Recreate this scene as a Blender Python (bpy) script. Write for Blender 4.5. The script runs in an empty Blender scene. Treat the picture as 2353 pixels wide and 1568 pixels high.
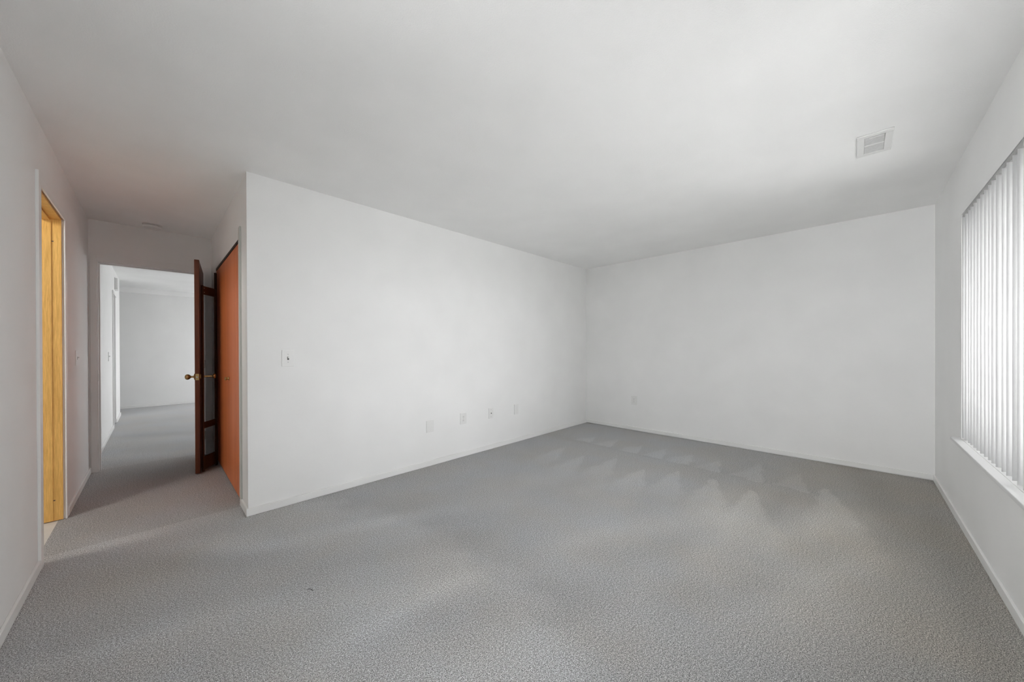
import bpy, bmesh, math, random
from mathutils import Vector, Matrix, noise
random.seed(7)
S = bpy.context.scene
COL = S.collection
R = math.radians

# ------------------------------------------------------------------ camera
W_PX, H_PX = 2353, 1568
F_PX = 805.395
CAM_H = 1.1812
cd = bpy.data.cameras.new('camera')
cam = bpy.data.objects.new('camera', cd); COL.objects.link(cam)
cd.sensor_fit = 'HORIZONTAL'; cd.sensor_width = 36.0
cd.lens = 36.0 * F_PX / W_PX
cd.shift_y = (804.06 - H_PX / 2) / W_PX
cd.clip_start = 0.02
YAW, PITCH, ROLL = R(45.536), 0.0031, 0.0033
fwd = Vector((math.sin(YAW) * math.cos(PITCH), math.cos(YAW) * math.cos(PITCH), -math.sin(PITCH)))
right = Vector((math.cos(YAW), -math.sin(YAW), 0))
up = right.cross(fwd)
r2 = right * math.cos(ROLL) - up * -math.sin(ROLL) * -1
u2 = r2.cross(fwd)
m = Matrix((r2, u2, -fwd)).transposed().to_4x4()
m.translation = (0, 0, CAM_H)
cam.matrix_world = m
S.camera = cam

# ------------------------------------------------------------------ view, world, lights
S.view_settings.view_transform = 'Standard'
S.view_settings.look = 'None'
S.view_settings.gamma = 1.0
S.view_settings.use_curve_mapping = False
S.view_settings.exposure = 0.55
S.cycles.use_denoising = True
S.cycles.max_bounces = 16
S.cycles.diffuse_bounces = 12
S.cycles.sample_clamp_indirect = 6.0
SKY = 9.0
world = bpy.data.worlds.new('overcast_sky'); S.world = world
world.use_nodes = True
bg = world.node_tree.nodes['Background']
bg.inputs[0].default_value = (0.98, 0.987, 1.0, 1)
bg.inputs[1].default_value = SKY

# room dimensions (metres; x along the back wall, y away from the window wall)
XL, XB, XC = -0.444, 4.819, 0.458          # left wall, right wall, closet wall
YW, YA, YE = -0.498, 3.0735, 5.244         # window wall, back wall, hall end wall
HT = 2.44
YF = 10.48                                 # far wall of the next room
XN = 3.6                                   # right wall of the next room
WX0, WX1, WZ0, WZ1 = 1.50, 3.742, 0.575, 2.056   # window opening
NW = (8.3, 10.2, 0.6, 2.15)                  # next-room window opening: y0,y1,z0,z1
SW = (-0.15, 1.50, 0.62, 2.1)                 # unseen window added in the left wall for extra daylight

def portal(name, loc, rot, sx, sy):
    l = bpy.data.lights.new(name, 'AREA'); l.shape = 'RECTANGLE'; l.size = sx; l.size_y = sy
    l.cycles.is_portal = True
    o = bpy.data.objects.new(name, l); COL.objects.link(o); o.location = loc; o.rotation_euler = rot
    return o
# daylight enters here: window openings seen from outside
portal('daylight_window', ((WX0 + WX1) / 2, YW - 0.22, (WZ0 + WZ1) / 2), (R(90), 0, 0), WX1 - WX0, WZ1 - WZ0)
portal('daylight_next_room', (XN + 0.2, (NW[0] + NW[1]) / 2, (NW[2] + NW[3]) / 2), (0, R(90), 0), NW[3] - NW[2], NW[1] - NW[0])

portal('daylight_added_window', (XL - 0.30, (SW[0] + SW[1]) / 2, (SW[2] + SW[3]) / 2), (0, R(-90), 0), SW[3] - SW[2], SW[1] - SW[0])

# ------------------------------------------------------------------ materials
MATS = {}
def newmat(name):
    mt = bpy.data.materials.new(name); mt.use_nodes = True
    MATS[name] = mt
    nt = mt.node_tree
    return mt, nt, nt.nodes['Principled BSDF']
def N(nt, t, **kw):
    n = nt.nodes.new(t)
    for k, v in kw.items():
        if k.startswith('i_'):
            key = k[2:]
            key = int(key) if key.isdigit() else key.replace('_', ' ')
            n.inputs[key].default_value = v
        else: setattr(n, k, v)
    return n
def ramp(nt, stops):
    n = nt.nodes.new('ShaderNodeValToRGB')
    e = n.color_ramp.elements
    while len(e) < len(stops): e.new(0.5)
    for el, (p, c) in zip(e, stops):
        el.position = p; el.color = (*c, 1)
    return n
def paint(name, col, rough=0.6, scale=220, bump=0.12, spec=0.25, dist=0.002, mottle=0.02):
    mt, nt, b = newmat(name)
    tc = N(nt, 'ShaderNodeTexCoord')
    n1 = N(nt, 'ShaderNodeTexNoise', i_Scale=scale, i_Detail=3.0, i_Roughness=0.6)
    n2 = N(nt, 'ShaderNodeTexNoise', i_Scale=2.3, i_Detail=2.0)
    nt.links.new(tc.outputs['Object'], n1.inputs['Vector']); nt.links.new(tc.outputs['Object'], n2.inputs['Vector'])
    lo = tuple(c * (1 - mottle) for c in col); hi = tuple(min(1, c * (1 + mottle)) for c in col)
    rp = ramp(nt, [(0.3, lo), (0.7, hi)])
    nt.links.new(n2.outputs['Fac'], rp.inputs[0]); nt.links.new(rp.outputs[0], b.inputs['Base Color'])
    bp = N(nt, 'ShaderNodeBump', i_Strength=bump, i_Distance=dist)
    nt.links.new(n1.outputs['Fac'], bp.inputs['Height']); nt.links.new(bp.outputs[0], b.inputs['Normal'])
    b.inputs['Roughness'].default_value = rough
    b.inputs['Specular IOR Level'].default_value = spec
    return mt
def wood(name, dark, light, rough=0.4, stretch=(1, 1, 0.06), scale=38, spec=0.4, fig=0.6):
    mt, nt, b = newmat(name)
    tc = N(nt, 'ShaderNodeTexCoord')
    mp = N(nt, 'ShaderNodeMapping'); mp.inputs['Scale'].default_value = stretch
    nt.links.new(tc.outputs['Object'], mp.inputs[0])
    nz = N(nt, 'ShaderNodeTexNoise', i_Scale=scale * 0.35, i_Detail=2.0, i_Distortion=0.6)
    wv = N(nt, 'ShaderNodeTexNoise', i_Scale=scale * 4, i_Detail=5.0, i_Roughness=0.65)
    nt.links.new(mp.outputs[0], nz.inputs['Vector']); nt.links.new(mp.outputs[0], wv.inputs['Vector'])
    mx = N(nt, 'ShaderNodeMath', operation='MULTIPLY_ADD'); mx.inputs[1].default_value = fig
    nt.links.new(nz.outputs['Fac'], mx.inputs[0])
    sc = N(nt, 'ShaderNodeMath', operation='MULTIPLY'); sc.inputs[1].default_value = 1 - fig
    nt.links.new(wv.outputs['Fac'], sc.inputs[0]); nt.links.new(sc.outputs[0], mx.inputs[2])
    rp = ramp(nt, [(0.36, dark), (0.62, light)])
    nt.links.new(mx.outputs[0], rp.inputs[0]); nt.links.new(rp.outputs[0], b.inputs['Base Color'])
    b.inputs['Roughness'].default_value = rough
    b.inputs['Specular IOR Level'].default_value = spec
    bp = N(nt, 'ShaderNodeBump', i_Strength=0.05, i_Distance=0.001)
    nt.links.new(wv.outputs['Fac'], bp.inputs['Height']); nt.links.new(bp.outputs[0], b.inputs['Normal'])
    return mt
def plain(name, col, rough=0.4, metal=0.0, spec=0.4, scale=60, mottle=0.06):
    mt, nt, b = newmat(name)
    tc = N(nt, 'ShaderNodeTexCoord')
    n = N(nt, 'ShaderNodeTexNoise', i_Scale=scale, i_Detail=2.0)
    nt.links.new(tc.outputs['Object'], n.inputs['Vector'])
    rp = ramp(nt, [(0.35, tuple(c * (1 - mottle) for c in col)), (0.65, tuple(min(1, c * (1 + mottle)) for c in col))])
    nt.links.new(n.outputs['Fac'], rp.inputs[0]); nt.links.new(rp.outputs[0], b.inputs['Base Color'])
    b.inputs['Roughness'].default_value = rough; b.inputs['Metallic'].default_value = metal
    b.inputs['Specular IOR Level'].default_value = spec
    return mt

M_WALL = paint('wall_paint', (0.85, 0.85, 0.845))
M_CEIL = paint('ceiling_paint', (0.92, 0.92, 0.915), rough=0.85, scale=150, bump=0.35, dist=0.003, spec=0.1)
M_TRIM = paint('trim_paint', (0.84, 0.84, 0.83), rough=0.35, scale=90, bump=0.03, spec=0.4)
M_BEAD = paint('corner_trim_paint', (0.60, 0.62, 0.59), rough=0.4, scale=90, bump=0.03)
M_PLATE = plain('white_plastic', (0.79, 0.79, 0.78), rough=0.3, mottle=0.006)
M_SLOT = plain('dark_slot', (0.05, 0.05, 0.05), rough=0.6)
M_SCREW = plain('screw_metal', (0.45, 0.45, 0.44), rough=0.35, metal=0.8)
M_OAK = wood('golden_oak', (0.62, 0.34, 0.085), (0.86, 0.52, 0.16), fig=0.25, scale=60, stretch=(1, 1, 0.045))
M_DARK = wood('dark_brown_wood', (0.075, 0.018, 0.006), (0.16, 0.042, 0.013), rough=0.35)
M_RACK = wood('rack_brown_wood', (0.03, 0.012, 0.006), (0.06, 0.022, 0.010), rough=0.5)
M_CLOSET = wood('reddish_brown_veneer', (0.58, 0.155, 0.048), (0.68, 0.20, 0.066), rough=0.45, stretch=(1, 1, 0.04), scale=24)
M_TRACK = plain('black_track', (0.02, 0.015, 0.012), rough=0.5)
M_BRASS = plain('aged_brass', (0.50, 0.34, 0.15), rough=0.28, metal=1.0)
M_METAL = plain('brushed_steel', (0.62, 0.60, 0.56), rough=0.3, metal=1.0)
M_VINYL = plain('white_vinyl', (0.72, 0.72, 0.70), rough=0.35, scale=8, mottle=0.03)
M_SILL = paint('sill_paint', (0.72, 0.72, 0.72), rough=0.4, scale=25, bump=0.08, mottle=0.03)
M_DAMPER = plain('damper_grey', (0.62, 0.62, 0.62), rough=0.4)
M_RAIL = plain('grey_headrail', (0.40, 0.40, 0.40), rough=0.45)
M_CONC = plain('pale_concrete', (0.55, 0.55, 0.54), rough=0.9)

def carpet_mat():
    mt, nt, b = newmat('grey_cut_pile_carpet')
    tc = N(nt, 'ShaderNodeTexCoord')
    at = N(nt, 'ShaderNodeAttribute', attribute_name='nap_and_light')
    n1 = N(nt, 'ShaderNodeTexNoise', i_Scale=300.0, i_Detail=2.0, i_Roughness=0.7)
    n2 = N(nt, 'ShaderNodeTexNoise', i_Scale=120.0, i_Detail=2.0)
    n3 = N(nt, 'ShaderNodeTexNoise', i_Scale=2.2, i_Detail=3.0)
    for n in (n1, n2, n3): nt.links.new(tc.outputs['Object'], n.inputs['Vector'])
    r1 = ramp(nt, [(0.38, (0.165, 0.165, 0.167)), (0.50, (0.485, 0.485, 0.49)), (0.62, (0.82, 0.82, 0.83))])
    nt.links.new(n1.outputs['Fac'], r1.inputs[0])
    r2_ = ramp(nt, [(0.35, (0.76, 0.76, 0.76)), (0.65, (1.20, 1.20, 1.20))])
    nt.links.new(n2.outputs['Fac'], r2_.inputs[0])
    hue = ramp(nt, [(0.35, (1.0, 0.985, 0.96)), (0.65, (0.985, 1.0, 1.015))])
    nt.links.new(n3.outputs['Fac'], hue.inputs[0])
    def mul(a, c):
        mm = N(nt, 'ShaderNodeMix', data_type='RGBA', blend_type='MULTIPLY'); mm.inputs[0].default_value = 1
        nt.links.new(a, mm.inputs[6]); nt.links.new(c, mm.inputs[7]); return mm.outputs[2]
    c = mul(mul(r1.outputs[0], r2_.outputs[0]), hue.outputs[0])
    k = N(nt, 'ShaderNodeMath', operation='MULTIPLY_ADD'); k.inputs[1].default_value = 0.40; k.inputs[2].default_value = 1.0
    nt.links.new(at.outputs['Fac'], k.inputs[0])
    aw = N(nt, 'ShaderNodeAttribute', attribute_name='warm_tint')
    tint = N(nt, 'ShaderNodeMix', data_type='RGBA'); tint.inputs[6].default_value = (1, 1, 1, 1); tint.inputs[7].default_value = (0.97, 0.925, 0.85, 1)
    nt.links.new(aw.outputs['Fac'], tint.inputs[0])
    c = mul(c, tint.outputs[2])
    vm = N(nt, 'ShaderNodeVectorMath', operation='SCALE')
    nt.links.new(c, vm.inputs[0]); nt.links.new(k.outputs[0], vm.inputs['Scale'])
    nt.links.new(vm.outputs[0], b.inputs['Base Color'])
    b.inputs['Roughness'].default_value = 1.0; b.inputs['Specular IOR Level'].default_value = 0.0
    bp = N(nt, 'ShaderNodeBump', i_Strength=0.9, i_Distance=0.006)
    nt.links.new(n1.outputs['Fac'], bp.inputs['Height']); nt.links.new(bp.outputs[0], b.inputs['Normal'])
    return mt
M_CARPET = carpet_mat()

def vane_mat():
    mt, nt, b = newmat('white_vane_vinyl')
    out = nt.nodes['Material Output']
    tc = N(nt, 'ShaderNodeTexCoord')
    n = N(nt, 'ShaderNodeTexNoise', i_Scale=30.0)
    nt.links.new(tc.outputs['Object'], n.inputs['Vector'])
    rp = ramp(nt, [(0.3, (0.80, 0.80, 0.80)), (0.7, (0.83, 0.83, 0.83))])
    nt.links.new(n.outputs['Fac'], rp.inputs[0]); nt.links.new(rp.outputs[0], b.inputs['Base Color'])
    b.inputs['Roughness'].default_value = 0.5
    tr = N(nt, 'ShaderNodeBsdfTranslucent'); tr.inputs[0].default_value = (0.72, 0.72, 0.72, 1)
    mx = N(nt, 'ShaderNodeMixShader'); mx.inputs[0].default_value = 0.3
    nt.links.new(b.outputs[0], mx.inputs[1]); nt.links.new(tr.outputs[0], mx.inputs[2])
    nt.links.new(mx.outputs[0], out.inputs[0])
    return mt
M_VANE = vane_mat()
def glass_mat():
    mt, nt, b = newmat('window_glass')
    out = nt.nodes['Material Output']
    tp = N(nt, 'ShaderNodeBsdfTransparent'); tp.inputs[0].default_value = (0.96, 0.96, 0.96, 1)
    gl = N(nt, 'ShaderNodeBsdfGlossy'); gl.inputs['Roughness'].default_value = 0.02
    mx = N(nt, 'ShaderNodeMixShader'); mx.inputs[0].default_value = 0.05
    nt.links.new(tp.outputs[0], mx.inputs[1]); nt.links.new(gl.outputs[0], mx.inputs[2]); nt.links.new(mx.outputs[0], out.inputs[0])
    return mt
M_GLASS = glass_mat()

# ------------------------------------------------------------------ mesh helpers
class MB:
    def __init__(s): s.bm = bmesh.new()
    def box(s, x0, x1, y0, y1, z0, z1, mtx=None):
        vs = [s.bm.verts.new((x, y, z)) for z in (z0, z1) for y in (y0, y1) for x in (x0, x1)]
        for f in ((0, 2, 3, 1), (4, 5, 7, 6), (0, 1, 5, 4), (2, 6, 7, 3), (0, 4, 6, 2), (1, 3, 7, 5)):
            s.bm.faces.new([vs[i] for i in f])
        if mtx is not None: bmesh.ops.transform(s.bm, matrix=mtx, verts=vs)
        return s
    def prism(s, pts, z0, z1):
        a = [s.bm.verts.new((p[0], p[1], z0)) for p in pts]; b = [s.bm.verts.new((p[0], p[1], z1)) for p in pts]
        n = len(pts)
        s.bm.faces.new(a[::-1]); s.bm.faces.new(b)
        for i in range(n): s.bm.faces.new((a[i], a[(i + 1) % n], b[(i + 1) % n], b[i]))
        return s
    def lathe(s, prof, mtx=None, seg=32):
        """prof: (radius, height) pairs along +z"""
        rings, vs = [], []
        for r, z in prof:
            if r < 1e-6:
                v = s.bm.verts.new((0, 0, z)); rings.append([v]); vs.append(v)
            else:
                ring = [s.bm.verts.new((r * math.cos(2 * math.pi * i / seg), r * math.sin(2 * math.pi * i / seg), z)) for i in range(seg)]
                rings.append(ring); vs += ring
        for a, b in zip(rings, rings[1:]):
            for i in range(seg):
                q = [a[i % len(a)], a[(i + 1) % len(a)], b[(i + 1) % len(b)], b[i % len(b)]]
                q = list(dict.fromkeys(q))
                if len(q) > 2: s.bm.faces.new(q)
        for e in (rings[0], rings[-1]):
            if len(e) > 1: s.bm.faces.new(e)
        if mtx is not None: bmesh.ops.transform(s.bm, matrix=mtx, verts=vs)
        return s
    def build(s, name, mat, parent=None, bevel=0.0, smooth=False, loc=None, seg=2):
        bmesh.ops.recalc_face_normals(s.bm, faces=s.bm.faces[:])
        me = bpy.data.meshes.new(name); s.bm.to_mesh(me); s.bm.free()
        me.materials.append(mat)
        if smooth:
            for p in me.polygons: p.use_smooth = True
        o = bpy.data.objects.new(name, me); COL.objects.link(o)
        if parent is not None: o.parent = parent
        if loc is not None: o.location = loc
        if bevel:
            md = o.modifiers.new('bevel', 'BEVEL'); md.width = bevel; md.segments = seg; md.limit_method = 'ANGLE'; md.angle_limit = R(40)
            md.harden_normals = False
        if smooth:
            me.set_sharp_from_angle(angle=R(35))
        return o
def tag(o, label=None, cat=None, group=None, kind=None):
    if label: o['label'] = label
    if cat: o['category'] = cat
    if group: o['group'] = group
    if kind: o['kind'] = kind
    return o
def struct(o, label=None, cat=None): return tag(o, label, cat, None, 'structure')
def empty(name, loc, rot=(0, 0, 0)):
    o = bpy.data.objects.new(name, None); COL.objects.link(o); o.location = loc; o.rotation_euler = rot
    o.empty_display_size = 0.05
    return o

def wall_with_hole(axis, pos0, pos1, a0, a1, holes, z0=0.0, z1=HT):
    """axis 'x': wall occupies x in pos0..pos1, runs along y a0..a1; holes (b0,b1,zb,zt)"""
    mb = MB()
    def bx(u0, u1, za, zb):
        if u1 - u0 < 1e-5 or zb - za < 1e-5: return
        if axis == 'x': mb.box(pos0, pos1, u0, u1, za, zb)
        else: mb.box(u0, u1, pos0, pos1, za, zb)
    cur = a0
    for b0, b1, zb, zt in sorted(holes):
        bx(cur, b0, z0, z1)
        bx(b0, b1, z0, zb); bx(b0, b1, zt, z1)
        cur = b1
    bx(cur, a1, z0, z1)
    return mb

# ------------------------------------------------------------------ the setting: shell
T = 0.115
DL0, DL1, DLZ = 3.185, 3.958, 2.100       # side-room doorway in the left wall
ND0, ND1, NDZ = 7.97, 8.55, 2.03          # opening far down the left wall
HX0, HX1, HZ = -0.384, 0.388, 2.035       # doorway in the hall end wall
CL0, CL1, CLZ = 3.352, 4.86, 2.042        # closet opening
YLE = 9.46                                # where the left wall ends
XFL = -3.2                                # far-left limit of the next room

def nap_and_light(x, y):
    v = 0.10 * noise.fractal(Vector((x * 1.6, y * 1.6, 3.1)), 1.0, 2.0, 3)
    nz = 0.035 * noise.noise(Vector((x * 9, y * 9, 0.7)))
    def ss(a, b, t):
        t = max(0.0, min(1.0, (t - a) / (b - a))); return t * t * (3 - 2 * t)
    if y < 3.05 and x > 2.4:
        # first row of vacuum strokes, against the right wall
        xx, yy = x + nz, y + nz
        for k, (tx, ty) in enumerate(((4.155, 2.474), (4.289, 2.191), (4.213, 1.856), (4.247, 1.575), (4.237, 1.303), (4.204, 1.031), (4.43, 0.694), (4.33, 0.385))):
            bx = 3.80 - 0.012 * k
            if bx < xx < tx:
                q = (xx - bx) / (tx - bx)
                l, r_ = ty + 0.17 * (1 - q), ty - 0.12 * (1 - q)
                if r_ < yy < l:
                    v += 0.42 * (1 - 0.35 * q) * (0.55 + 0.45 * (l - yy) / max(0.02, l - r_)) * ss(0, 0.02, yy - r_) * ss(0, 0.05, l - yy)
        v -= 0.30 * ss(3.70, 3.74, x) * (1 - ss(3.82, 3.95, x)) * ss(0.1, 0.5, y) * 0.35
        if x > 3.78: v += 0.05
        # second row: wedges that open towards the middle of the room
        for k, (tx, ty, ln, wd, am) in enumerate(((3.41, 2.468, .5, .16, .30), (3.294, 2.138, .5, .16, .30), (3.45, 1.831, .55, .17, .34), (3.343, 1.492, .5, .16, .34),
                                        (3.525, 1.23, .6, .17, .36), (3.513, 0.909, .6, .18, .40), (3.44, 0.605, .75, .20, .46), (3.925, 0.176, .95, .22, .42))):
            q = (tx - xx) / ln
            if 0 < q < 1.6:
                w_ = wd * min(1, 0.12 + q)
                d = (yy - ty + 0.10 * q) / w_
                if abs(d) < 1: v += am * (1 - ss(0.5, 1.6, q)) * (1 - ss(0.45, 1.0, abs(d)))
    # pile turned left of a curved edge; part of its lightness is painted light
    if y < 3.3: v += 0.40 * (1 - ss(-0.12, 0.12, x - 0.95 - 0.35 * math.sin(y * 1.25 - 0.4) + 3 * nz)) * ss(-0.4, 0.3, y)
    if y > 5.3: v += 0.30  # brighter light of the next room painted into its carpet
    # long soft brush strokes and painted shade (cx, cy, heading deg, half length, half width, amount)
    for cx, cy, an, hl, hw, am in STROKES_AND_SHADE:
        dx, dy = x - cx, y - cy
        if abs(dx) > hl * 1.6 or abs(dy) > hl * 1.6: continue
        ca, sa = math.cos(R(an)), math.sin(R(an))
        u_, w_ = (dx * ca + dy * sa) / hl, (-dx * sa + dy * ca) / hw
        e = math.exp(-(u_ ** 4) - w_ * w_)
        v += am * e * (1.5 if cx < 1.3 else 1.0)
    return v + nz
STROKES_AND_SHADE = [
    (2.35, 0.95, -30, 0.65, 0.16, 0.22), (2.75, 0.70, 5, 0.55, 0.13, 0.22), (2.45, 0.55, 0, 0.5, 0.12, 0.20), (2.85, 0.30, -10, 0.45, 0.10, 0.22),
    (3.15, 0.10, -25, 0.5, 0.10, 0.18), (2.60, 0.03, -30, 0.4, 0.09, 0.20), (2.1, 0.22, -20, 0.35, 0.10, 0.18), (1.9, 1.15, -25, 0.4, 0.10, 0.16),
    (1.95, 0.42, -35, 0.45, 0.13, -0.20), (2.15, 0.82, -20, 0.45, 0.10, -0.14), (3.85, -0.15, 5, 0.9, 0.16, -0.30), (2.9, -0.38, 0, 1.6, 0.10, -0.28), (1.55, 0.05, -35, 0.7, 0.32, -0.36), (2.2, -0.15, -10, 0.5, 0.2, -0.15), (4.0, 2.0, 90, 1.2, 0.6, 0.14),  # wide dark entries paint shade near the window, the last lightens the far end
    (3.2, 0.43, -5, 0.35, 0.06, -0.20), (1.5, 0.1, -40, 0.5, 0.2, -0.16), (1.98, 1.07, -15, 0.25, 0.07, -0.12),
    (0.05, 3.00, -46, 0.60, 0.13, 0.30), (0.95, 2.36, -20, 0.55, 0.08, 0.18), (0.55, 2.45, -38, 0.4, 0.06, 0.10), (0.55, 1.72, -27, 0.75, 0.10, 0.16),
    (0.80, 1.46, -6, 0.36, 0.07, 0.24), (-0.10, 2.10, -20, 0.35, 0.06, 0.16), (0.25, 2.02, -30, 0.4, 0.07, 0.12), (1.5, 2.1, -25, 0.6, 0.12, 0.14),
    (2.4, 2.0, -20, 0.7, 0.14, 0.12), (2.9, 1.5, -15, 0.6, 0.10, 0.14), (1.0, 1.9, -25, 0.5, 0.10, -0.14), (0.2, 2.6, -40, 0.5, 0.12, -0.12),
    (1.1, 1.15, -35, 0.5, 0.16, -0.16), (0.15, 4.25, -44, 0.5, 0.18, -0.10), (0.0, 4.75, -44, 0.45, 0.22, -0.20),
    (0.1, 5.55, -35, 0.9, 0.2, 0.22), (0.5, 6.3, -30, 1.0, 0.2, 0.12), (0.1, 6.9, -30, 0.9, 0.16, -0.16), (0.0, 9.3, 20, 0.8, 0.25, 0.10), (0.2, 8.3, 10, 0.9, 0.2, -0.08)]
def warm_tint(x, y):
    # warm light painted into the window corner's pile; faint patch by side door
    w_ = max(0, min(1, (1.5 - y) / 1.8)) * max(0, min(1, (x - 0.9) / 1.6))
    w_ = w_ * w_ * (3 - 2 * w_)
    return w_ + 0.5 * math.exp(-((x + 0.05) / 0.35) ** 2 - ((y - 2.75) / 0.22) ** 2)
def carpet():
    bm = bmesh.new(); lay = bm.verts.layers.float.new('nap_and_light'); wl = bm.verts.layers.float.new('warm_tint')
    def grid(x0, x1, y0, y1, st):
        nx, ny = max(1, round((x1 - x0) / st)), max(1, round((y1 - y0) / st))
        rows = []
        for j in range(ny + 1):
            y = y0 + (y1 - y0) * j / ny; row = []
            for i in range(nx + 1):
                x = x0 + (x1 - x0) * i / nx
                v = bm.verts.new((x, y, 0)); v[lay] = nap_and_light(x, y); v[wl] = warm_tint(x, y); row.append(v)
            rows.append(row)
        for a, b in zip(rows, rows[1:]):
            for i in range(nx): bm.faces.new((a[i], a[i + 1], b[i + 1], b[i]))
    grid(XL, 2.4, YW, YA, 0.02); grid(2.4, XB, YW, YA, 0.0125)
    grid(XL, XC, YA, YE + T, 0.02)
    grid(XL - 0.03, XL, DL0, DL1, 0.03)
    grid(XL, XN, YE + T, YF, 0.05)
    grid(XFL, XL, YLE, YF, 0.08)
    me = bpy.data.meshes.new('floor'); bm.to_mesh(me); bm.free(); me.materials.append(M_CARPET)
    o = bpy.data.objects.new('floor', me); COL.objects.link(o)
    return struct(o)
carpet()
struct(MB().box(-2.4, XL - 0.03, 2.2, 5.0, -0.02, 0.0).build('floor', M_VINYL))
struct(MB().box(XFL, XB + T, YW - T - 0.05, YF + T, HT, HT + 0.1).build('ceiling', M_CEIL))
struct(wall_with_hole('x', XL - T, XL, YW - T - 0.05, YLE, [(SW[0], SW[1], SW[2], SW[3]), (DL0, DL1, 0, DLZ), (ND0, ND1, 0, NDZ)]).build('wall_left', M_WALL))
struct(MB().box(XB, XB + T, YW - T - 0.05, YA + T, 0, HT).build('wall_right', M_WALL))
struct(MB().box(XC, XB, YA, YA + T, 0, HT).build('wall_back', M_WALL))
struct(wall_with_hole('y', YW - T - 0.05, YW, XL, XB, [(WX0, WX1, WZ0 - 0.02, WZ1)]).build('wall_front', M_WALL))
struct(wall_with_hole('x', XC, XC + T, YA + T, YE, [(CL0, CL1, 0, CLZ)]).build('wall_hall', M_WALL))
struct(wall_with_hole('y', YE, YE + T, XL, XN, [(HX0 - 0.012, HX1 + 0.012, 0, HZ + 0.012)]).build('wall_hall_end', M_WALL))
struct(MB().box(XFL, XN, YF, YF + T, 0, HT).build('wall_far', M_WALL))
struct(MB().box(XFL, XN, YF - 0.06, YF, 2.335, HT).build('ceiling', M_CEIL))
struct(wall_with_hole('x', XN, XN + T, YE, YF, [NW]).build('wall_next_room', M_WALL))
struct(MB().box(XFL - T, XFL, YLE - 0.5, YF, 0, HT).build('wall_far_left', M_WALL))
struct(MB().box(XFL, XL - T, YLE - T, YLE, 0, HT).build('wall_far_front', M_WALL))
# the niche behind the opening far down the left wall
struct(MB().box(XL - T - 0.5, XL - T - 0.45, ND0 - 0.1, ND1 + 0.1, 0, HT).box(XL - T - 0.45, XL - T, ND0 - 0.1, ND0, 0, HT).box(XL - T - 0.45, XL - T, ND1, ND1 + 0.1, 0, HT)
       .build('wall_alcove', M_WALL))
# the side room behind the oak door frame
struct(MB().box(-2.4 - T, -2.4, 2.2, 5.0, 0, HT).box(-2.4 - T, XL - T, 5.0, 5.0 + T, 0, HT).box(-2.4 - T, XL - T, 2.2 - T, 2.2, 0, HT).build('wall_side_room', M_WALL))
struct(MB().box(-2.4, XL - T, 2.2, 5.0, HT, HT + 0.1).build('ceiling', M_CEIL))
# the closet behind the reddish doors
struct(MB().box(XC + T, 1.2, YE - T, YE, 0, HT).box(1.2, 1.2 + T, YA + T, YE, 0, HT).build('wall_closet', M_WALL))
struct(MB().box(XL - T - 0.45, XL, ND0, ND1, -0.02, 0.0).build('floor', M_CARPET))
struct(MB().box(XC, 1.2, YA + T, YE - T, -0.02, 0.0).build('floor', M_CARPET))

# baseboards
BH, BT = 0.055, 0.012
def base(name, *boxes):
    mb = MB()
    for b in boxes: mb.box(*b)
    struct(mb.build(name, M_TRIM, bevel=0.003))
base('baseboard_back', (XC - BT, XB, YA - BT, YA, 0.001, BH))
base('baseboard_right', (XB - BT, XB, YW + BT, YA - BT, 0.007, BH))
base('baseboard_front', (XL + BT, XB, YW, YW + BT, 0.001, BH))
base('baseboard_left', (XL, XL + BT, YW + BT, DL0 - 0.065, 0.001, BH), (XL, XL + BT, DL1 + 0.048, YE - 0.02, 0.001, BH))
base('baseboard_hall', (XC - BT, XC, YA, CL0 - 0.02, 0.001, BH))
base('baseboard_next_room', (XL, XL + BT, YE + T + 0.06, ND0 - 0.05, 0.001, BH), (XL, XL + BT, ND1 + 0.03, YLE, 0.001, BH))
base('baseboard_far', (XFL, XN, YF - BT, YF, 0.001, BH))

# ------------------------------------------------------------------ trim: door casings and frames
CT = 0.0125
# side-room doorway: white casing, oak jamb
struct(MB().box(XL, XL + CT, DL0 - 0.062, DL0, 0, 2.150).build('trim_1', M_TRIM, bevel=0.002))
struct(MB().box(XL, XL + 0.009, DL0, DL1 + 0.045, DLZ - 0.012, DLZ + 0.040).box(XL, XL + 0.009, DL1 - 0.010, DL1 + 0.045, 0, DLZ - 0.012).build('trim_2', M_TRIM, bevel=0.003))
d3 = struct(empty('door_3', (XL - T / 2, (DL0 + DL1) / 2, 0)))
def rel(mb, name, mat, parent, **kw):
    """mesh written in world coordinates, parented under a thing"""
    o = mb.build(name, mat, parent, **kw)
    o.matrix_parent_inverse = (Matrix.Translation(parent.location) @ parent.rotation_euler.to_matrix().to_4x4()).inverted() if parent.parent is None else Matrix.Translation((0, 0, 0))
    return o
x0, x1 = XL - T + 0.002, XL - 0.008
rel(MB().box(x0, x1, DL1 - 0.018, DL1 - 0.001, 0.004, DLZ - 0.018), 'jamb', M_OAK, d3, bevel=0.0015)
rel(MB().box(x0, x1, DL0 + 0.001, DL0 + 0.018, 0.004, DLZ - 0.018), 'jamb', M_OAK, d3, bevel=0.0015)
rel(MB().box(x0, x1, DL0 + 0.001, DL1 - 0.001, DLZ - 0.018, DLZ - 0.001), 'head_jamb', M_OAK, d3, bevel=0.0015)
rel(MB().box(x0, x1 - 0.042, DL1 - 0.023, DL1 - 0.0185, 0.006, DLZ - 0.019).box(x0, x1 - 0.046, DL0 + 0.0185, DL0 + 0.029, 0.006, DLZ - 0.019)
    .box(x0, x1 - 0.046, DL0 + 0.029, DL1 - 0.029, DLZ - 0.03, DLZ - 0.0185), 'door_stop', M_OAK, d3, bevel=0.003)
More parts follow.
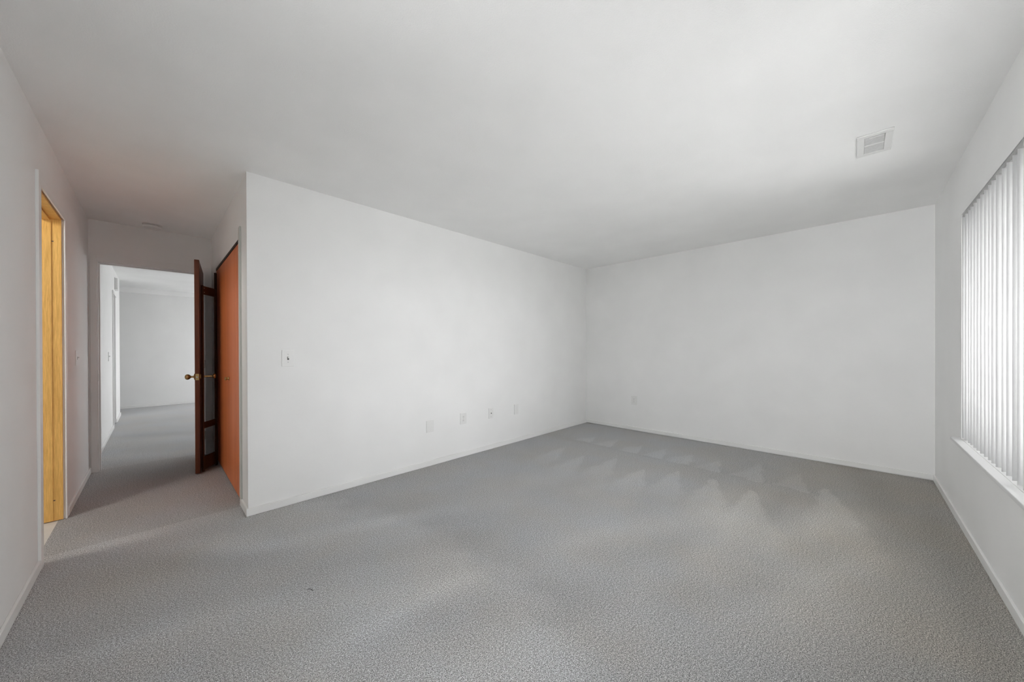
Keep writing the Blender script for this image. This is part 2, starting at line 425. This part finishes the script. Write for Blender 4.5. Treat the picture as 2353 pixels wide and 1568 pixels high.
for zz in (1.93, 0.145):
    rel(MB().box(x1 - 0.042, x1 - 0.033, DL1 - 0.0185, DL1 - 0.0165, zz - 0.003, zz + 0.003), 'screw_hole', M_SLOT, d3)

# hall end doorway: white casing, jamb, strike plate
struct(MB().box(XL + 0.010, HX0 - 0.008, YE - CT, YE, 0, HZ + 0.072).box(HX1 + 0.008, XC - 0.004, YE - CT, YE, 0, HZ + 0.072)
       .box(HX0 - 0.008, HX1 + 0.008, YE - CT, YE, HZ + 0.008, HZ + 0.072).build('trim_3', M_TRIM, bevel=0.002))
d4 = struct(empty('trim_4', ((HX0 + HX1) / 2, YE + T / 2, 0)))
rel(MB().box(HX0 - 0.012, HX0, YE - 0.004, YE + T + 0.004, 0, HZ + 0.012).box(HX1, HX1 + 0.012, YE - 0.004, YE + T + 0.004, 0, HZ + 0.012)
    .box(HX0, HX1, YE - 0.004, YE + T + 0.004, HZ, HZ + 0.012)
    .box(HX0, HX0 + 0.010, YE + 0.042, YE + 0.075, 0, HZ).box(HX1 - 0.010, HX1, YE + 0.042, YE + 0.075, 0, HZ).box(HX0 + 0.01, HX1 - 0.01, YE + 0.042, YE + 0.075, HZ - 0.010, HZ),
    'jamb', M_TRIM, d4, bevel=0.0015)
rel(MB().box(HX0 - 0.0005, HX0 + 0.0015, YE + 0.002, YE + 0.034, 0.88, 0.95), 'strike_plate', M_METAL, d4, bevel=0.0006)
# next-room side casing and the opening's narrow frame
struct(MB().box(XL, XL + CT, ND0 - 0.045, ND0, 0, NDZ + 0.05).box(XL, XL + CT, ND0, ND1, NDZ, NDZ + 0.05).build('trim_5', M_TRIM, bevel=0.002))
# grey strip beside the closet
struct(MB().box(XC - 0.012, XC, CL0 - 0.058, CL0 - 0.004, BH + 0.001, CLZ + 0.065).build('trim_6', M_BEAD, bevel=0.002))

# ------------------------------------------------------------------ window, sill, blinds
win = struct(empty('window_1', ((WX0 + WX1) / 2, YW - 0.13, WZ0)))
fy0, fy1 = YW - 0.155, YW - 0.10
fb = MB(); fw_ = 0.045
mid = (WX0 + WX1) / 2
fb.box(WX0, WX1, fy0, fy1, WZ0, WZ0 + fw_).box(WX0, WX1, fy0, fy1, WZ1 - fw_, WZ1).box(WX0, WX0 + fw_, fy0, fy1, WZ0 + fw_, WZ1 - fw_).box(WX1 - fw_, WX1, fy0, fy1, WZ0 + fw_, WZ1 - fw_)
fb.box(mid - 0.03, mid + 0.03, fy0, fy1, WZ0 + fw_, WZ1 - fw_)
rel(fb, 'window_frame', M_TRIM, win, bevel=0.003)
for a, b in ((WX0 + fw_, mid - 0.03), (mid + 0.03, WX1 - fw_)):
    rel(MB().box(a + 0.0005, b - 0.0005, YW - 0.132, YW - 0.128, WZ0 + fw_ + 0.0005, WZ1 - fw_ - 0.0005), 'pane', M_GLASS, win)
rel(MB().box(WX0 + 0.001, WX1 - 0.001, YW - 0.10, YW + 0.001, WZ0 - 0.019, WZ0).box(WX0 - 0.05, WX1 + 0.045, YW + 0.001, YW + 0.042, WZ0 - 0.019, WZ0), 'window_sill', M_SILL, win, bevel=0.003)

# vertical blind
bl = tag(empty('vertical_blind', ((WX0 + WX1) / 2, YW - 0.025, WZ1)), 'white vertical blind with angled vanes hanging in the window over the sill', 'blind')
rel(MB().box(WX0 + 0.01, WX1 - 0.018, YW - 0.066, YW - 0.0015, 2.025, WZ1 - 0.0035), 'headrail', M_RAIL, bl, bevel=0.002)
VW, VP = 0.089, 0.078
vb = bmesh.new()
NS = 8
for k in range(NS + 1):      # a gently bowed slat, pivot on the z axis
    u = -VW / 2 + VW * k / NS
    bow = 0.0015 * (1 - (2 * u / VW) ** 2)
    for z in (0.592, 2.023):
        vb.verts.new((u, bow, z))
vb.verts.ensure_lookup_table()
for k in range(NS): vb.faces.new((vb.verts[2 * k], vb.verts[2 * k + 2], vb.verts[2 * k + 3], vb.verts[2 * k + 1]))
vme = bpy.data.meshes.new('vane'); vb.to_mesh(vme); vb.free(); vme.materials.append(M_VANE)
for p in vme.polygons: p.use_smooth = True
EDGES = [3.661, 3.582, 3.501, 3.428, 3.35, 3.273, 3.195, 3.115, 3.036, 2.965, 2.887, 2.80, 2.724, 2.643, 2.569]   # where each vane's room-side edge hangs
i = 0
px = 3.672
while px > WX0 + 0.05:
    o = bpy.data.objects.new('vane', vme); COL.objects.link(o); o.parent = bl
    off = px - EDGES[i] if i < len(EDGES) else 0.011 + random.uniform(-0.005, 0.005)
    a = -math.acos(max(-0.9, min(0.9, off / (VW / 2))))
    o.location = (px - bl.location.x, YW - 0.035 - bl.location.y, -bl.location.z)
    o.rotation_euler = (0, 0, a)
    md = o.modifiers.new('thickness', 'SOLIDIFY'); md.thickness = 0.0008; md.offset = 0
    px -= VP; i += 1

# ------
# next-room window
nwin = struct(empty('window_2', (XN + 0.06, (NW[0] + NW[1]) / 2, NW[2])))
fb = MB()
fb.box(XN + 0.03, XN + 0.08, NW[0], NW[1], NW[2], NW[2] + .05).box(XN + 0.03, XN + 0.08, NW[0], NW[1], NW[3] - .05, NW[3])
for yy in (NW[0], (NW[0] + NW[1]) / 2 - 0.025, NW[1] - 0.05): fb.box(XN + 0.03, XN + 0.08, yy, yy + 0.05, NW[2] + .05, NW[3] - .05)
rel(fb, 'window_frame', M_TRIM, nwin)
rel(MB().box(XN + 0.054, XN + 0.058, NW[0] + 0.05, NW[1] - 0.05, NW[2] + .05, NW[3] - .05), 'pane', M_GLASS, nwin)
# added unseen window in the left wall, brightens the room from beside the camera
swin = struct(empty('added_window', (XL - 0.08, (SW[0] + SW[1]) / 2, SW[2])))
fb = MB()
fb.box(XL - .10, XL - .05, SW[0], SW[1], SW[2], SW[2] + .045).box(XL - .10, XL - .05, SW[0], SW[1], SW[3] - .045, SW[3])
for yy in (SW[0], (SW[0] + SW[1]) / 2 - 0.022, SW[1] - 0.045): fb.box(XL - .10, XL - .05, yy, yy + 0.045, SW[2] + .045, SW[3] - .045)
rel(fb, 'window_frame', M_TRIM, swin)
rel(MB().box(XL - .077, XL - .073, SW[0] + 0.045, SW[1] - 0.045, SW[2] + .045, SW[3] - .045), 'pane', M_GLASS, swin)
rel(MB().box(XL - .05, XL + .03, SW[0] - .03, SW[1] + .03, SW[2] - .019, SW[2]), 'window_sill', M_SILL, swin, bevel=0.003)
# ground outside
k = SW[0] + 0.06
while k < SW[1] - 0.03:     # added unseen vanes, angled to steer light off the back wall's near end
    o = bpy.data.objects.new('vane', vme); COL.objects.link(o); o.parent = swin
    o.location = (XL - swin.location.x, k - swin.location.y, 0.05 - swin.location.z)
    o.rotation_euler = (0, 0, R(-12)); k += VP
    md = o.modifiers.new('thickness', 'SOLIDIFY'); md.thickness = 0.0008; md.offset = 0
# unseen concrete slab, added to cut the daylight at the front window
struct(MB().box(0.9, XB + 1.0, YW - 3.4, YW - T - 0.055, 2.35, 2.55).build('added_shade_slab', M_CONC))
struct(MB().box(-40, 40, -60, YW - 0.4, -0.4, -0.3).box(XN + 0.3, 60, YA + 0.5, 60, -0.4, -0.3).box(-40, XL - 0.4, YW - 0.4, 2.0, -0.4, -0.3).build('ground', M_CONC))

# ------------------------------------------------------------------ doors
# open dark brown door, hinged on the right side of the hall doorway
hx, hy = 0.385, 5.222
dirv = Vector((-0.112, -0.994, 0)).normalized()
ang = math.atan2(dirv.y, dirv.x)
DW, DT, DZ0, DZ1 = 0.79, 0.035, 0.010, 2.032
d1 = struct(empty('door_1', (hx, hy, 0), (0, 0, ang)), 'open dark brown wooden door with brass knobs standing in the hall', 'door')
# local frame: x from hinge to free edge, +y towards the closet
MB().box(0.0, DW, -DT, 0.0, DZ0, DZ1).build('door_leaf', M_DARK, d1, bevel=0.0015)
KX, KZ = DW - 0.062, 0.923
rotl = Matrix.Translation((KX, -DT, KZ)) @ Matrix.Rotation(R(90), 4, 'X')      # +z -> -y (hall side)
rotr = Matrix.Translation((KX, 0, KZ)) @ Matrix.Rotation(R(-90), 4, 'X')    # +z -> +y (closet side)
knob_prof = [(0, 0.0), (0.030, 0.0), (0.031, 0.004), (0.026, 0.008), (0.013, 0.010), (0.0095, 0.016), (0.0095, 0.030), (0.014, 0.034), (0.0225, 0.042),
             (0.0260, 0.052), (0.0245, 0.062), (0.018, 0.070), (0.009, 0.0735), (0, 0.0745)]
MB().lathe(knob_prof, rotl).build('knob', M_BRASS, d1, smooth=True)
stem = [(0, 0), (0.024, 0.0), (0.024, 0.006), (0.011, 0.010), (0.009, 0.016), (0.009, 0.088), (0.013, 0.092), (0.021, 0.097), (0.024, 0.104), (0.021, 0.111), (0.010, 0.116), (0, 0.1165)]
MB().lathe(stem, rotr).build('knob', M_BRASS, d1, smooth=True)
lp = MB().box(DW - 0.0005, DW + 0.002, -DT + 0.005, -0.005, KZ - 0.03, KZ + 0.03).build('latch_plate', M_BRASS, d1, bevel=0.0006)
MB().lathe([(0, 0), (0.008, 0), (0.008, 0.006), (0.005, 0.009), (0, 0.009)], Matrix.Translation((DW + 0.002, -DT / 2, KZ)) @ Matrix.Rotation(R(90), 4, 'Y'), seg=16).build('latch_bolt', M_METAL, lp, smooth=True)
for zz in (0.22, 1.02, 1.82):
    MB().lathe([(0, -0.045), (0.006, -0.045), (0.006, 0.045), (0, 0.045)], Matrix.Translation((-0.004, 0.006, zz)), seg=12).build('hinge', M_METAL, d1, smooth=True)

# dark open frame between the door and the closet
A0 = Vector((0.316, 4.475, 0)); B0 = Vector((0.4405, 4.655, 0))
ax = (B0 - A0); ln = ax.length
rk = tag(empty('slatted_rack', (A0.x, A0.y, 0), (0, 0, math.atan2(ax.y, ax.x))), 'dark brown open frame with three crossbars between the open door and the closet', 'rack')
MB().box(0.0, 0.018, -0.007, 0.007, 0.006, 1.80).build('upright', M_RACK, rk, bevel=0.001)
MB().box(ln - 0.022, ln, -0.007, 0.007, 0.006, 1.96).build('upright', M_RACK, rk, bevel=0.001)
for za, zb in ((1.715, 1.795), (0.42, 0.482), (0.025, 0.15)):
    cb = MB().box(0.0182, ln - 0.0222, -0.006, 0.006, za, zb).build('crossbar', M_RACK, rk, bevel=0.002)
    if za > 1.5:
        for q in (0.25, 0.75):
            MB().lathe([(0, 0), (0.005, 0), (0.004, 0.002), (0, 0.0025)], Matrix.Translation((0.028, -0.006, za + (zb - za) * q)) @ Matrix.Rotation(R(90), 4, 'X'), seg=12).build('screw', M_SCREW, cb, smooth=True)

# closet doors
d2 = struct(empty('door_2', (XC + 0.01, (CL0 + CL1) / 2, 0)), 'reddish brown closet doors with a small brass knob beside the dark open door', 'closet door')
cx0, cx1 = XC + 0.004, XC + 0.034
rel(MB().box(cx0, cx1, CL0 + 0.006, 3.618, 0.012, 2.015), 'door_panel', M_CLOSET, d2, bevel=0.0015)
pn = rel(MB().box(cx0, cx1, 3.624, CL1 - 0.012, 0.012, 2.015), 'door_panel', M_CLOSET, d2, bevel=0.0015)
rel(MB().box(cx0 + 0.003, cx1, 3.6181, 3.6239, 0.012, 2.015), 'seam_strip', M_TRACK, d2)
rel(MB().box(XC + 0.001, XC + 0.05, CL0 + 0.002, CL1 - 0.002, 2.018, CLZ - 0.001), 'track', M_TRACK, d2)
rel(MB().box(XC + 0.006, XC + 0.05, CL1 - 0.010, CL1 - 0.001, 0.012, 2.02), 'side_jamb', M_TRACK, d2)
kp = MB().lathe([(0, 0), (0.019, 0), (0.019, 0.003), (0.010, 0.005), (0.007, 0.010), (0.012, 0.016), (0.016, 0.022), (0.015, 0.028), (0.008, 0.032), (0, 0.033)],
                Matrix.Translation((cx0, 3.985, 0.924)) @ Matrix.Rotation(R(-90), 4, 'Y'), seg=24)
kp = rel(kp, 'knob', M_BRASS, d2, smooth=True)

# ------------------------------------------------------------------ wall plates
def plate_mesh(w, h, t=0.006):
    # shallow rim standing off the wall, then the raised face
    return MB().box(-w / 2, w / 2, -t, 0.0, -h / 2, h / 2)
def wall_plate(name, label, cat, loc, rotz, w, h, group=None):
    t = tag(empty(name, loc, (0, 0, rotz)), label, cat, group)
    plate_mesh(w, h).build('plate', M_PLATE, t, bevel=0.0012)
    return t
def screw(t, x, z, y=-0.006):
    MB().lathe([(0, 0), (0.0032, 0), (0.0026, 0.0012), (0, 0.0014)], Matrix.Translation((x, y, z)) @ Matrix.Rotation(R(90), 4, 'X'), seg=12).build('screw', M_SCREW, t, smooth=True)
def toggle(t, x=0.0):
    s = MB().box(x - 0.0055, x + 0.0055, -0.0066, -0.0055, -0.012, 0.012).build('toggle_slot', M_SLOT, t)
    MB().box(x - 0.004, x + 0.004, -0.018, -0.004, -0.004, 0.005, Matrix.Translation((0, 0, 0)) @ Matrix.Rotation(R(-22), 4, 'X')).build('toggle', M_PLATE, t, bevel=0.001)
def receptacle(t, zc):
    f = MB().lathe([(0, 0), (0.0165, 0), (0.0165, 0.0015), (0, 0.0016)], Matrix.Translation((0, -0.006, zc)) @ Matrix.Rotation(R(90), 4, 'X'), seg=28).build('socket', M_PLATE, t, smooth=True)
    for sx, hh in ((-0.006, 0.007), (0.006, 0.0055)):
        MB().box(sx - 0.001, sx + 0.001, -0.0080, -0.0074, zc + 0.003 - hh / 2, zc + 0.003 + hh / 2).build('slot', M_SLOT, f)
    MB().lathe([(0, 0), (0.0024, 0), (0.0024, 0.0005), (0, 0.0005)], Matrix.Translation((0, -0.0075, zc - 0.007)) @ Matrix.Rotation(R(90), 4, 'X'), seg=12).build('slot', M_SLOT, f)

t = wall_plate('light_switch', 'white single toggle light switch on the back wall near the hall corner', 'light switch', (0.7065, YA, 1.114), 0, 0.080, 0.124)
toggle(t); screw(t, 0, 0.030); screw(t, 0, -0.030)
wall_plate('blank_plate', 'wider blank white cover plate low on the back wall, left of the outlet', 'wall plate', (1.945, YA, 0.399), 0, 0.086, 0.118)
t = wall_plate('power_outlet', 'white duplex power outlet low on the back wall', 'power outlet', (2.365, YA, 0.418), 0, 0.084, 0.120)
receptacle(t, 0.0195); receptacle(t, -0.0195); screw(t, 0, 0)
t = wall_plate('cable_jack', 'white cover plate with one dark cable jack in its centre, back wall', 'cable jack', (2.772, YA, 0.421), 0, 0.072, 0.122)
MB().lathe([(0, 0), (0.0055, 0), (0.0055, 0.006), (0.004, 0.008), (0, 0.008)], Matrix.Translation((0, -0.006, 0)) @ Matrix.Rotation(R(90), 4, 'X'), seg=16).build('jack', M_SLOT, t, smooth=True)
screw(t, 0, 0.042); screw(t, 0, -0.042)
wall_plate('blank_plate', 'narrow blank white cover plate low on the back wall, nearest the room corner', 'wall plate', (3.202, YA, 0.414), 0, 0.074, 0.124)
t = wall_plate('power_outlet', 'white duplex power outlet low on the right-hand wall', 'power outlet', (XB, 2.274, 0.434), R(-90), 0.084, 0.128)
receptacle(t, 0.0195); receptacle(t, -0.0195); screw(t, 0, 0)
t = wall_plate('light_switch', 'white toggle light switch in the hall beside the oak-framed doorway', 'light switch', (XL, 4.475, 1.116), R(90), 0.110, 0.122)
toggle(t)
t = wall_plate('light_switch', 'white light switch far down the bright wall seen through the hall doorway', 'light switch', (XL, 7.27, 1.09), R(90), 0.075, 0.124)
toggle(t)

# ------------------------------------------------------------------ ceiling fixtures
v = tag(empty('ceiling_vent', (3.106, -0.080, HT)), 'white rectangular air vent on the ceiling near the window', 'air vent')
ox, oy, ix, iy = 0.155, 0.077, 0.121, 0.043
fr = MB()
zb, zt = -0.009, -0.001
fr.box(-ox, -ix, -oy, oy, zb, zt).box(ix, ox, -oy, oy, zb, zt).box(-ix, ix, -oy, -iy, zb, zt).box(-ix, ix, iy, oy, zb, zt)
fr.build('vent_frame', M_PLATE, v, bevel=0.0025)
MB().box(-0.004, 0.004, -iy, iy, -0.010, -0.003).build('divider_bar', M_PLATE, v, bevel=0.001)
MB().box(-ix + 0.001, -0.0042, -iy + 0.001, iy - 0.001, -0.0045, -0.0015).build('damper', M_DAMPER, v)
MB().box(0.0042, ix - 0.001, -iy + 0.001, iy - 0.001, -0.0045, -0.0015).build('damper', M_DAMPER, v)
MB().box(-ix + 0.01, -ix + 0.014, -iy + 0.004, iy - 0.02, -0.013, -0.005).build('damper_lever', M_PLATE, v)

sd = tag(empty('smoke_detector', (-0.012, 5.055, HT)), 'round white smoke detector on the hall ceiling', 'smoke detector')
MB().lathe([(0, 0), (0.072, 0), (0.072, -0.010), (0, -0.010)], seg=48).build('mounting_base', M_PLATE, sd, smooth=True)
MB().lathe([(0, -0.0101), (0.062, -0.0101), (0.062, -0.0135), (0, -0.0135)], seg=48).build('seam', M_SLOT, sd, smooth=True)
MB().lathe([(0, -0.0136), (0.070, -0.0136), (0.070, -0.026), (0.064, -0.034), (0.030, -0.037), (0, -0.0375)], seg=48).build('cover', M_PLATE, sd, smooth=True)

dc = tag(empty('door_chime', (XL, 8.48, 2.235), (0, 0, R(90))), 'small white box high on the far wall above the doorless opening', 'door chime')
MB().box(-0.11, 0.11, -0.035, 0, -0.09, 0.09).build('cover', M_PLATE, dc, bevel=0.004)
MB().box(-0.115, 0.115, -0.006, 0, -0.095, 0.095).build('back_plate', M_DAMPER, dc)

# ------------------------------------------------------------------ side-room lamp
lamp = tag(empty('ceiling_lamp', (-1.4, 3.3, HT)), 'ceiling lamp of the side room behind the oak frame', 'lamp')
MB().lathe([(0, 0), (0.11, 0), (0.11, -0.02), (0, -0.02)], seg=32).build('lamp_base', M_PLATE, lamp, smooth=True)
ld = bpy.data.lights.new('lamp_bulb', 'POINT'); ld.energy = 36; ld.color = (1.0, 0.99, 0.93); ld.shadow_soft_size = 0.22
lo = bpy.data.objects.new('lamp_bulb', ld); COL.objects.link(lo); lo.parent = lamp; lo.location = (0, 0, -0.12)

# ------------------------------------------------------------------ a tiny thread on the carpet
cu = bpy.data.curves.new('thread', 'CURVE'); cu.dimensions = '3D'; cu.bevel_depth = 0.0011; cu.bevel_resolution = 2
sp = cu.splines.new('BEZIER'); sp.bezier_points.add(2)
for p, (x, y, z) in zip(sp.bezier_points, ((0, 0, 0.0012), (0.010, -0.012, 0.004), (0.017, -0.032, 0.0012))):
    p.co = (x, y, z); p.handle_left_type = p.handle_right_type = 'AUTO'
th = bpy.data.objects.new('thread', cu); COL.objects.link(th); th.location = (0.519, 1.925, 0.0)
dg = bpy.context.evaluated_depsgraph_get()
tm = bpy.data.meshes.new_from_object(th.evaluated_get(dg)); bpy.data.objects.remove(th)
th = bpy.data.objects.new('thread', tm); COL.objects.link(th); th.location = (0.519, 1.925, 0.0)
tm.materials.clear(); tm.materials.append(M_SLOT)
tag(th, 'tiny dark thread lying on the grey carpet in front of the hall', 'thread')
